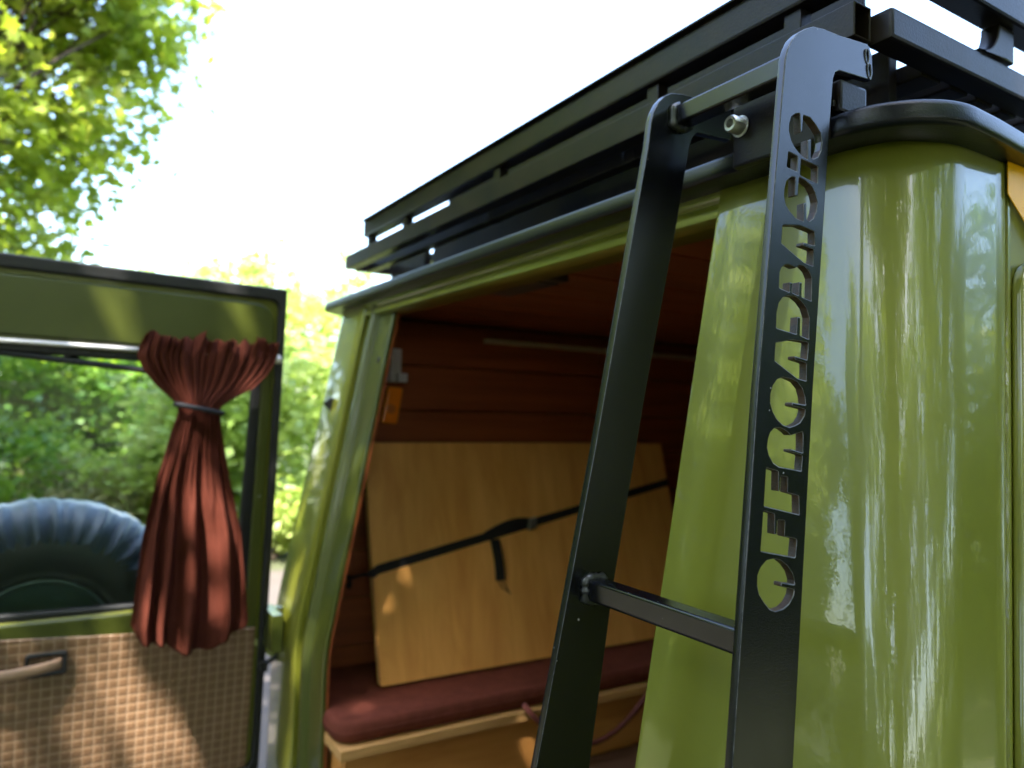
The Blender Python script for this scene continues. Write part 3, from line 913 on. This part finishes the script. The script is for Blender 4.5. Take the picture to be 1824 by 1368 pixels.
# lower rear tube with an open end (built hollow)
def hollow(name, a, b, w, h, wall=0.003):
    a, b = Vector(a), Vector(b)
    d = (b - a).normalized(); u = Vector((0, 0, 1)); s = d.cross(u)
    V, F = [], []
    rings = [(a, 1), (b, 1), (b, 0), (a, 0)]
    for p, outer in rings:
        ww, hh = (w / 2, h / 2) if outer else (w / 2 - wall, h / 2 - wall)
        for i, j in ((-1, -1), (1, -1), (1, 1), (-1, 1)):
            V.append(p + s * ww * i + u * hh * j)
    for q in range(4):
        for k in range(4):
            V0 = q * 4 + k; V1 = q * 4 + (k + 1) % 4
            W0 = ((q + 1) % 4) * 4 + k; W1 = ((q + 1) % 4) * 4 + (k + 1) % 4
            F.append((V0, V1, W1, W0))
    o = obj(name, V, F, BLACK_RACK, rack)
    md = o.modifiers.new('round', 'BEVEL'); md.width = 0.0022; md.segments = 2; md.limit_method = 'ANGLE'
    return o
hollow('rear_tube', (-0.602, 0.904, 2.090), (-2.66, 0.904, 2.090), 0.038, 0.048)
bar('upper_rear_rail', (-0.555, 0.906, 2.1765), (-2.478, 0.906, 2.1765), 0.042, 0.055, 0.005)
bar('rail_cap', (-0.555, 0.900, 2.2065), (-2.478, 0.900, 2.2065), 0.050, 0.004, 0.0012)
bar('inner_tube', (XR - .035, 0.962, 2.069), (-2.596, 0.962, 2.069), 0.032, 0.030)
for x in (-1.70, -1.136):
    bar('joint_sleeve', (x - .016, 0.962, 2.069), (x + .016, 0.962, 2.069), 0.035, 0.033)
for x in (-0.708, -1.008, -1.568, -2.135, -2.443):
    bar('post', (x, 0.906, 2.1145), (x, 0.906, 2.1485), 0.030, 0.024, 0.002)
# side rails
bar('side_tube', (-0.592, 0.924, 2.084), (-0.592, 3.2, 2.084), 0.038, 0.042, 0.005)
bar('upper_side_rail', (-0.576, 0.928, 2.186), (-0.576, 3.2, 2.186), 0.042, 0.050, 0.005)
bar('side_tube', (-2.641, 0.9235, 2.079), (-2.641, 3.2, 2.079), 0.034, 0.034)
# rounded gussets between lower and upper side rail
for y0 in (1.215, 2.15, 3.0):
    g_ = [(y0 - .022, 2.160), (y0 + .022, 2.160), (y0 + .022, 2.108), (y0 - .075, 2.108)] + [(y0 - .022 - .050 * (1 - math.sin(a)), 2.108 + .052 * (1 - math.cos(a))) for a in np.linspace(0.2, math.pi / 2, 8)]
    plate('gusset', g_, [], 0.028, lambda u, v, w: (-0.583 + w, u, v), BLACK_RACK, rack, bevel=0.003)
# floor slats across the roof
for y in (1.085, 1.16, 1.235, 1.31, 1.39, 1.48, 1.60, 1.75, 1.90, 2.07, 2.25, 2.45, 2.65, 2.9, 3.1):
    bar('cross_slat', (-0.611, y, 2.073), (-2.623, y, 2.073), 0.05, 0.026)
# boards set back behind the rails, added to cover the sky gaps
bar('gap_board', (-0.66, 0.995, 2.178), (-2.03, 0.995, 2.178), 0.006, 0.135, 0.001)
bar('shade_gap_plate', (-0.64, 1.035, 2.020), (-2.20, 1.035, 2.020), 0.02, 0.170, 0.002)  # dark plate added to fill the shaded gap between rack and roof
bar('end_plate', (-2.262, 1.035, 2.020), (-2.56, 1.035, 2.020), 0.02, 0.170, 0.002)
# feet down to the roof
for y in (1.05, 1.9, 2.9):
    for x in (-0.70, -2.50):
        bar('foot', (x, y, 1.955), (x, y, 2.064), 0.04, 0.03)
# ladder bracket clamped round the gutter
V, F = merge([boxv(-0.705, -0.562, 0.770, 0.784, 1.890, 1.978), boxv(-0.705, -0.562, 0.786, 0.86, 1.932, 1.942)])
br = obj('gutter_bracket', V, F, BLACK_RACK, rack, bevel=0.004, autosm=True)
V, F = merge([boxv(-0.598, -0.556, 0.792, 0.845, 1.926, 1.966), boxv(-0.597, -0.557, 0.846, 0.87, 1.927, 1.940)])
obj('gutter_bracket', V, F, BLACK_RACK, rack, bevel=0.004, autosm=True)
bx_, by_, bz_ = -0.690, 0.7685, 1.944
bp = [(0.000, 0.0145), (-0.0012, 0.0145), (-0.0015, 0.0118), (-0.018, 0.0115), (-0.0205, 0.0098), (-0.0205, 0.0060), (-0.008, 0.0054), (-0.008, 0.0)]
rows = []
for k in range(25):
    a = 2 * math.pi * k / 24
    rows.append([(bx_ + r * math.cos(a), by_ + d, bz_ + r * math.sin(a)) for d, r in bp])
V, F = gridv(rows)
obj('socket_bolt', V, F, STEEL, rack, autosm=True)

# ---------------------------------------------------------------- furniture inside
bench = thing('bench_box', 'wooden bench chest with a lipped lid under the maroon cushion', 'bench', (-2.2, 1.8, 0.42))
box('chest_front', (-2.02, -2.0, 0.715, 3.0, 0.425, 0.600), OAK, bench, bevel=0.002)
box('chest_side', (-2.44, -2.022, 0.715, 0.735, 0.425, 0.600), OAK, bench, bevel=0.002)
box('lid', (-2.44, -1.968, 0.690, 3.0, 0.603, 0.632), PLY_EDGE, bench, bevel=0.003)
# maroon cushion: soft rounded slab
def cushion(name, x0, x1, y0, y1, z0, z1):
    nx, ny = 16, 60
    R = 0.06
    V, F = [], []
    def outline(d):
        return rpoly([(x1 - d, y0 + d), (x1 - d, y1 - d), (x0 + d, y1 - d), (x0 + d, y0 + d)], R, 8)
    prof = []
    H = z1 - z0
    for k in range(11):
        a = math.pi * k / 10
        prof.append((0.32 * H * (1 - math.sin(a) ** .6), z0 + H * .5 * (1 - math.cos(a))))
    rows = []
    for d, z in prof:
        rows.append([(x, y, z + .003 * noise.noise(Vector((x * 5, y * 5, 0)))) for x, y in outline(d)])
        rows[-1].append(rows[-1][0])
    V, F = gridv(rows)
    n = len(rows[0])
    F.append(tuple(range(len(V) - n, len(V) - 1)))
    F.append(tuple(range(n - 1))[::-1])
    return obj(name, V, F, CUSHION, None, smooth=False, own_origin=((x0 + x1) / 2, (y0 + y1) / 2, z0), autosm=True)
cu_ = cushion('bench_cushion', -2.44, -1.985, 0.685, 2.98, 0.634, 0.696)
tag(cu_, 'flat maroon cushion with round corners lying on the wooden bench', 'cushion')
sp = rpoly([(-1.9855, 0.6855), (-1.9855, 2.9795), (-2.4395, 2.9795), (-2.4395, 0.6855)], 0.06, 8)
V, F = tubev([(x, y, 0.6655) for x, y in sp], 0.0026, 6, closed=True)
obj('piping', V, F, CUSHION, cu_, smooth=True)
# plywood board leaning on the wall
def bmapv(y, t, n):       # t up the board
    return (-2.175 - 0.215 * t + n, y, 0.706 + 0.735 * t)
pb = thing('plywood_board', 'pale plywood board strapped upright on the maroon cushion', 'board', (-2.18, 1.4, 0.706))
v = [bmapv(y, t, n) for n in (-0.018, 0) for y, t in ((0.885, 0), (2.195, 0.0), (2.205, 1.0), (0.880, 1.0))]
f = [(0, 1, 2, 3), (7, 6, 5, 4), (0, 4, 5, 1), (1, 5, 6, 2), (2, 6, 7, 3), (3, 7, 4, 0)]
obj('board_face', v, f, PLY, pb, bevel=0.0015)
v = [bmapv(y, t, n) for n in (-0.034, -0.0185) for y, t in ((0.885, 0), (2.195, 0.0), (2.205, 1.0), (0.880, 1.0))]
obj('board_back', v, f, PLY_EDGE, pb)
# lashing strap with cam buckle and loose tail
stp = thing('lashing_strap', 'black webbing strap with a metal buckle stretched across the plywood board', 'strap', (-2.25, 1.4, 1.0))
def onb(y, z, n):
    t = (z - 0.706) / 0.735
    return Vector((-2.175 - 0.215 * t + n, y, z))
def ribbon(pts, w, th=0.0025):
    rows_a = []
    for i, p in enumerate(pts):
        t = (pts[min(i + 1, len(pts) - 1)] - pts[max(i - 1, 0)]).normalized()
        wd = Vector((1, 0, 0)).cross(t).normalized()
        nn = Vector((th, 0, 0))
        rows_a.append([p - wd * w / 2, p + wd * w / 2, p + wd * w / 2 + nn, p - wd * w / 2 + nn, p - wd * w / 2])
    return gridv(rows_a)
line = [Vector((-2.44, 0.862, 0.985)), Vector((-2.36, 0.872, 1.010)), Vector((-2.258, 0.868, 1.030))]
for k in range(12):
    t = k / 11
    y = 0.90 + (2.20 - 0.90) * t
    z = 1.043 + (1.282 - 1.043) * t
    line.append(onb(y, z, 0.003))
line += [Vector((-2.41, 2.225, 1.286)), Vector((-2.445, 2.235, 1.288))]
V, F = ribbon(line, 0.030)
obj('webbing', V, F, WEB, stp)
lp = [onb(1.30 + 0.20 * t, 1.122 + 0.036 * t + 0.022 * math.sin(math.pi * t) , 0.006 + 0.02 * math.sin(math.pi * t)) for t in np.linspace(0, 1, 12)]
V, F = ribbon(lp, 0.026)
obj('webbing_loop', V, F, WEB, stp)
tl = [onb(1.335 + 0.004 * t, 1.108 - 0.135 * t, 0.008 + 0.008 * math.sin(3 * t)) for t in np.linspace(0, 1, 8)]
rows_t = [[p + Vector((0, -0.018, 0)), p + Vector((0, 0.018, 0)), p + Vector((.003, 0.018, 0)), p + Vector((.003, -0.018, 0)), p + Vector((0, -0.018, 0))] for p in tl]
V, F = gridv(rows_t)
obj('loose_tail', V, F, WEB, stp)
V, F = merge([tubev([onb(1.34, 0.975, .01), onb(1.355, 0.955, .012), onb(1.372, 0.925, .01)], 0.0016, 5), tubev([onb(1.33, 0.975, .01), onb(1.34, 0.950, .012), onb(1.362, 0.935, .01)], 0.0014, 5)])
obj('frayed_thread', V, F, WEB, stp)
V, F = boxv(-0.006, 0.010, -0.016, 0.016, -0.020, 0.020)
c = onb(1.497, 1.153, 0.010)
V = [(c.x + a, c.y + b + .2 * d * 0, c.z + d + .18 * b) for a, b, d in V]
obj('buckle', V, F, GREYMET, stp, bevel=0.002)
V, F = tubev([(-2.452, 0.862, 0.99), (-2.43, 0.862, 0.985), (-2.42, 0.862, 0.970), (-2.43, 0.862, 0.955), (-2.445, 0.862, 0.96)], 0.006, 8)
obj('wall_hook', V, F, WEB, stp)
# orange torch-like lamp clipped by the opening
ol = thing('orange_lamp', 'orange plastic lamp with a round button clipped beside the door opening', 'lamp', (-2.41, 0.94, 1.57))
bt = rpoly([(0.948, 1.508), (1.006, 1.503), (1.024, 1.632), (0.966, 1.634)], 0.012, 5)
plate('lamp_body', bt, [], 0.034, lambda u, v, w: (-2.420 + w, u, v), ORANGE, ol, bevel=0.008, res=4)
V, F = tubev([(-2.404, 0.980, 1.556), (-2.400, 0.980, 1.556), (-2.3995, 0.980, 1.556)], [0.017, 0.016, 0.012], 20)
obj('lamp_button', V, F, ORANGE_D, ol, autosm=True)
V, F = boxv(-2.452, -2.4375, 0.955, 0.985, 1.53, 1.61)
obj('lamp_clip', V, F, RUBBER, ol)
# ceiling lamp behind the header
cl_ = thing('ceiling_lamp', 'flat dark ceiling lamp just behind the door header', 'lamp', (-1.52, 0.94, 1.87))
box('lamp_housing', (-1.66, -1.38, 0.905, 0.985, 1.853, 1.8765), CEIL_LAMP, cl_, bevel=0.006)
box('lamp_lens', (-1.63, -1.41, 0.915, 0.975, 1.849, 1.8525), CEIL_LAMP, cl_, bevel=0.001)
# maroon cord drooping over the bench front
cord = thing('maroon_cord', 'maroon cord drooping in front of the wooden bench chest', 'cord', (-1.97, 1.4, 0.5))
pth = [(-1.955, 1.262 + 0.55 * t, 0.660 - 0.165 * math.sin(math.pi * min(1, t * 1.02)) ** .9 - 0.01 * t) for t in np.linspace(0, 1, 16)]
V, F = tubev(pth, 0.009, 8)
obj('cord_run', V, F, REDCORD, cord, smooth=True)
# ------------------------------------------------------------------ vegetation
def leaf_shape(kind):
    if kind == 'maple':
        pr = [(0, -1), (.25, -.45), (.95, -.55), (.62, -.05), (1.0, .45), (.42, .38), (0, 1.1), (-.42, .38), (-1.0, .45), (-.62, -.05), (-.95, -.55), (-.25, -.45)]
        v = [(x * .5, y * .5, 0.10 * abs(x)) for x, y in pr] + [(0, 0, 0)]
        f = [(12, i, (i + 1) % 12) for i in range(12)]
    else:
        v = [(0, -.5, 0), (.27, 0, .06), (0, .55, 0), (-.27, 0, .06)]
        f = [(0, 1, 2), (0, 2, 3)]
    return np.array(v, float), np.array(f, int)

def foliage_mesh(name, pos, size, kind, mt, rnd, droop=0.3):
    lv, lf = leaf_shape(kind)
    n = len(pos)
    ang = rnd.uniform(0, 2 * np.pi, n)
    nz = rnd.normal(0, 1, (n, 3)); nz[:, 2] = np.abs(nz[:, 2]) + 0.35
    nz /= np.linalg.norm(nz, axis=1)[:, None]
    t = np.stack([np.cos(ang), np.sin(ang), np.full(n, -droop)], 1)
    t -= (t * nz).sum(1)[:, None] * nz
    t /= np.linalg.norm(t, axis=1)[:, None]
    b = np.cross(nz, t)
    s = size * rnd.uniform(0.6, 1.3, n)
    V = pos[:, None, :] + s[:, None, None] * (lv[None, :, 0, None] * b[:, None, :] + lv[None, :, 1, None] * t[:, None, :] + lv[None, :, 2, None] * nz[:, None, :])
    V = V.reshape(-1, 3)
    F = (lf[None, :, :] + (np.arange(n) * len(lv))[:, None, None]).reshape(-1, 3)
    me = bpy.data.meshes.new(name)
    me.vertices.add(len(V)); me.vertices.foreach_set('co', V.astype(np.float32).ravel())
    me.loops.add(F.size); me.loops.foreach_set('vertex_index', F.astype(np.int32).ravel())
    me.polygons.add(len(F)); me.polygons.foreach_set('loop_start', (np.arange(len(F)) * 3).astype(np.int32))
    me.polygons.foreach_set('loop_total', np.full(len(F), 3, np.int32))
    me.update(calc_edges=True)
    me.materials.append(mt)
    return me

def clump_points(blobs, nclump, nleaf, spread, rnd, shell=0.55):
    """leaf positions gathered in clumps spread through ellipsoids; also returns the clump centres"""
    vol = np.array([b[3] * b[4] * b[5] for b in blobs]); vol = vol ** (2 / 3); vol /= vol.sum()
    C = []
    for b, w in zip(blobs, vol):
        k = max(2, int(nclump * w))
        d = rnd.normal(0, 1, (k, 3)); d /= np.linalg.norm(d, axis=1)[:, None]
        r = shell + (1 - shell) * rnd.uniform(0, 1, k) ** .6
        r *= rnd.uniform(.8, 1.08, k)
        C.append(np.array(b[:3]) + d * r[:, None] * np.array(b[3:6]))
    C = np.concatenate(C)
    per = max(3, nleaf // len(C))
    P = C[:, None, :] + rnd.normal(0, 1, (len(C), per, 3)) * np.array([spread, spread, spread * .55])
    return P.reshape(-1, 3), C

LEAF_A = leaf_mat('maple_leaf', (0.095, 0.170, 0.014), (0.17, 0.25, 0.018), (0.27, 0.29, 0.028))
LEAF_M = leaf_mat('bough_leaf', (0.14, 0.22, 0.035), (0.25, 0.33, 0.05), (0.38, 0.40, 0.10), 0.5)
LEAF_E = leaf_mat('lit_shrub_leaf', (0.06, 0.14, 0.02), (0.16, 0.27, 0.035), (0.30, 0.38, 0.06), 0.45)
LEAF_B = leaf_mat('hedge_leaf', (0.17, 0.25, 0.055), (0.28, 0.37, 0.09), (0.40, 0.46, 0.17))
LEAF_C = leaf_mat('dark_shrub_leaf', (0.040, 0.110, 0.016), (0.090, 0.19, 0.022), (0.17, 0.24, 0.03), 0.4)
LEAF_D = leaf_mat('dry_shrub_leaf', (0.14, 0.22, 0.05), (0.36, 0.31, 0.17), (0.20, 0.32, 0.05), 0.3)
BARK = mat('bark', (0.085, 0.062, 0.045), rough=0.9, var=0.4, var_scale=12, bump=0.9, bump_scale=40, stretch=(3, 3, .6))

def limb(a, b, r0, r1, wob, rnd, n=7):
    a, b = np.array(a, float), np.array(b, float)
    L = np.linalg.norm(b - a)
    pts, rr = [], []
    off = rnd.normal(0, 1, 3) * wob * L
    for k in range(n):
        t = k / (n - 1)
        p = a + (b - a) * t + off * math.sin(math.pi * t) + np.array([0, 0, 0.12 * L * math.sin(math.pi * t)])
        pts.append(Vector(p)); rr.append(r0 + (r1 - r0) * t)
    return tubev(pts, rr, 7)

def tree(name, label, cat, base, blobs, nclump, nleaf, size, kind, mt, seed, group=None, spread=0.28, trunk_r=0.16, stems=1, branches=14, branch_r=.4):
    rnd = np.random.default_rng(seed)
    t = thing(name, label, cat, base, group)
    P, C = clump_points(blobs, nclump, nleaf, spread, rnd)
    P = P[P[:, 2] > 0.05]
    me = foliage_mesh('crown', P, size, kind, mt, rnd)
    cr = link_mesh('crown', me, t)
    cr['kind'] = 'stuff'
    ctr = np.mean([b[:3] for b in blobs], axis=0)
    parts = []
    base = np.array(base, float)
    for s in range(stems):
        top = ctr + rnd.normal(0, .35, 3) * (stems > 1)
        b0 = base + np.array([rnd.normal(0, .25), rnd.normal(0, .25), 0]) * (stems > 1)
        parts.append(limb(b0, top, trunk_r, trunk_r * .35, .05, rnd, 9))
    for k in rnd.choice(len(C), min(branches, len(C)), replace=False):
        h = rnd.uniform(.35, .95)
        a = base + (ctr - base) * h
        parts.append(limb(a, C[k], trunk_r * branch_r * (1.1 - h * .6), .009, .08, rnd, 7))
    V, F = merge(parts)
    obj('trunk', V, F, BARK, t, smooth=True)
    return t

def dirp(az, d, z=0):          # a spot at compass angle az (degrees from +x) and distance d
    return (d * math.cos(R_(az)), d * math.sin(R_(az)), z)

# the maple whose boughs come in from the left
c = dirp(187, 7.4)
def B(az, d, z, rx, ry=None, rz=None):
    x, y, _ = dirp(az, d); return (x, y, z, rx, ry or rx, rz or rx * .8)
tree('maple_tree', 'tall maple with yellow green leaves, its boughs reaching in at the left', 'tree', dirp(203, 8.2),
     [B(187, 7.0, 4.9, 1.6, 1.6, 1.1), B(182, 6.9, 5.1, 1.1, 1.1, .65), B(178.3, 6.8, 4.55, .65, .65, .5), B(183, 7.2, 3.6, .9, .9, .55), B(186, 7.3, 2.9, 1.0, 1.0, .55), B(190, 7.2, 6.2, 1.8, 1.8, 1.1), B(176.4, 6.8, 4.6, .4, .4, .5), B(181, 7.0, 3.9, .7, .7, .35)],
     280, 13500, 0.112, 'maple', LEAF_M, 11, spread=0.18, trunk_r=.11, branches=200, branch_r=.2)

# big shade tree over the van (outside the picture on the sun's side, mirrored in the paint and casting the dapples)
sdx, sdy = SUN_AZ.x, SUN_AZ.y
tree('shade_tree', 'spreading shade tree whose leaves dapple the light on the green van', 'tree', (3.6, -3.9, 0),
     [(1.7, -1.5, 5.9, 1.5, 1.3, .6), (1.2, -1.1, 6.6, 1.7, 1.5, .5), (-0.05, -0.80, 5.75, .95, .65, .45), (-1.7, -2.3, 5.9, .8, .8, .5), (2.8, -0.2, 6.2, 1.3, 1.3, .7), (3.1, -3.0, 6.6, 2.2, 2.2, 1.4), (0.8, -3.6, 6.3, 1.6, 1.2, .7)],
     300, 15000, 0.17, 'maple', LEAF_A, 21, spread=0.26, trunk_r=.24, branches=40)

# bright bushes beyond the van, seen past the door
nb_ = 'sunlit bushes behind the van'
bush = [
    (169.5, 15.5, 4.7, 2.2, LEAF_B, 'pale sunlit bush rising left of the roof rack beyond the open door'),
    (163.0, 15.0, 5.3, 2.3, LEAF_B, 'tallest sunlit bush, just left of the end of the roof rack'),
    (157.5, 16.0, 5.0, 2.2, LEAF_B, 'sunlit bush mostly hidden behind the far corner of the van'),
    (176.0, 16.5, 4.5, 2.3, LEAF_B, 'sunlit bush behind the maple boughs above the open door'),
    (167.0, 9.0, 2.5, 1.1, LEAF_B, 'leafy bush showing in the gap between door and van'),
    (172.3, 9.6, 1.75, .85, LEAF_B, 'bright low bush behind the tied curtain'),
    (182.0, 14.0, 3.4, 2.0, LEAF_E, 'dark shady shrub at the left behind the door window'),
    (176.5, 13.2, 2.7, 1.3, LEAF_C, 'dark shrub with bare stems seen through the middle of the door window'),
    (184.5, 9.5, 1.35, 1.0, LEAF_E, 'low green shrub at the far left of the door window'),
    (178.5, 9.2, .95, .8, LEAF_D, 'low straw coloured shrub just above the spare wheel'),
    (162.3, 8.2, .9, .7, LEAF_B, 'small bush low beside the pillar of the van'),
]
for i, (az, d, h, r, lm, lab) in enumerate(bush):
    x, y, _ = dirp(az, d)
    rr = random.Random(i)
    bl = [(x + rr.uniform(-.3, .3) * r, y + rr.uniform(-.3, .3) * r, h * .50, r, r, h * .52)]
    for k in range(4):
        bl.append((x + rr.uniform(-.8, .8) * r, y + rr.uniform(-.8, .8) * r, h * rr.uniform(.3, .8), r * .5, r * .5, h * .22))
    tree('leafy_bush', lab, 'bush', (x, y, 0), bl, 110 if h > 2 else 60, 7000 if h > 2 else 3500, 0.15 if h > 2 else .10, 'quad', lm, 40 + i, spread=.24 if h > 2 else .14, trunk_r=.06, stems=3, branches=12)

# trees standing round the yard behind the photographer, mirrored in the paint
ring = [(197, 11, 6.5, 2.6, LEAF_C), (209, 12, 8.5, 2.9, LEAF_A), (218, 11, 8.0, 2.2, LEAF_B), (225.8, 12, 6.8, 1.45, LEAF_A), (243.5, 11.5, 8.0, 1.6, LEAF_C), (252, 11.5, 9.5, 2.4, LEAF_A),
        (266.5, 12.5, 3.6, 1.7, LEAF_C), (279, 12, 10.0, 2.6, LEAF_B), (293, 12, 10.0, 2.7, LEAF_C), (307, 12, 9.6, 2.8, LEAF_A), (321, 11.5, 9.5, 2.8, LEAF_C), (336, 12, 11, 3.4, LEAF_A), (351, 11.5, 13, 3.6, LEAF_C), (6, 11, 13, 3.6, LEAF_B), (22, 10.5, 13, 3.6, LEAF_C), (36, 10, 11.5, 2.7, LEAF_A), (54, 10, 6.0, 2.2, LEAF_C), (70, 11, 4.2, 2.5, LEAF_A), (90, 14, 6, 2.8, LEAF_C)]
for i, (az, d, h, r, lm) in enumerate(ring):
    x, y, _ = dirp(az, d)
    rr = random.Random(100 + i)
    bl = [(x, y, h * .60, r, r, h * .34)]
    bl.append((x, y, 1.1, r * 1.1, r * 1.1, 1.3))
    for k in range(6):
        bl.append((x + rr.uniform(-1, 1) * r, y + rr.uniform(-1, 1) * r, h * rr.uniform(.2, .9), r * .5, r * .5, h * .13))
    tree('yard_tree', 'broad leafy tree at the edge of the yard behind the viewer', 'tree', (x, y, 0), bl, 260, 13000, 0.24, 'quad', lm, 70 + i, group='trees round the yard', spread=.33, trunk_r=.16, branches=12)
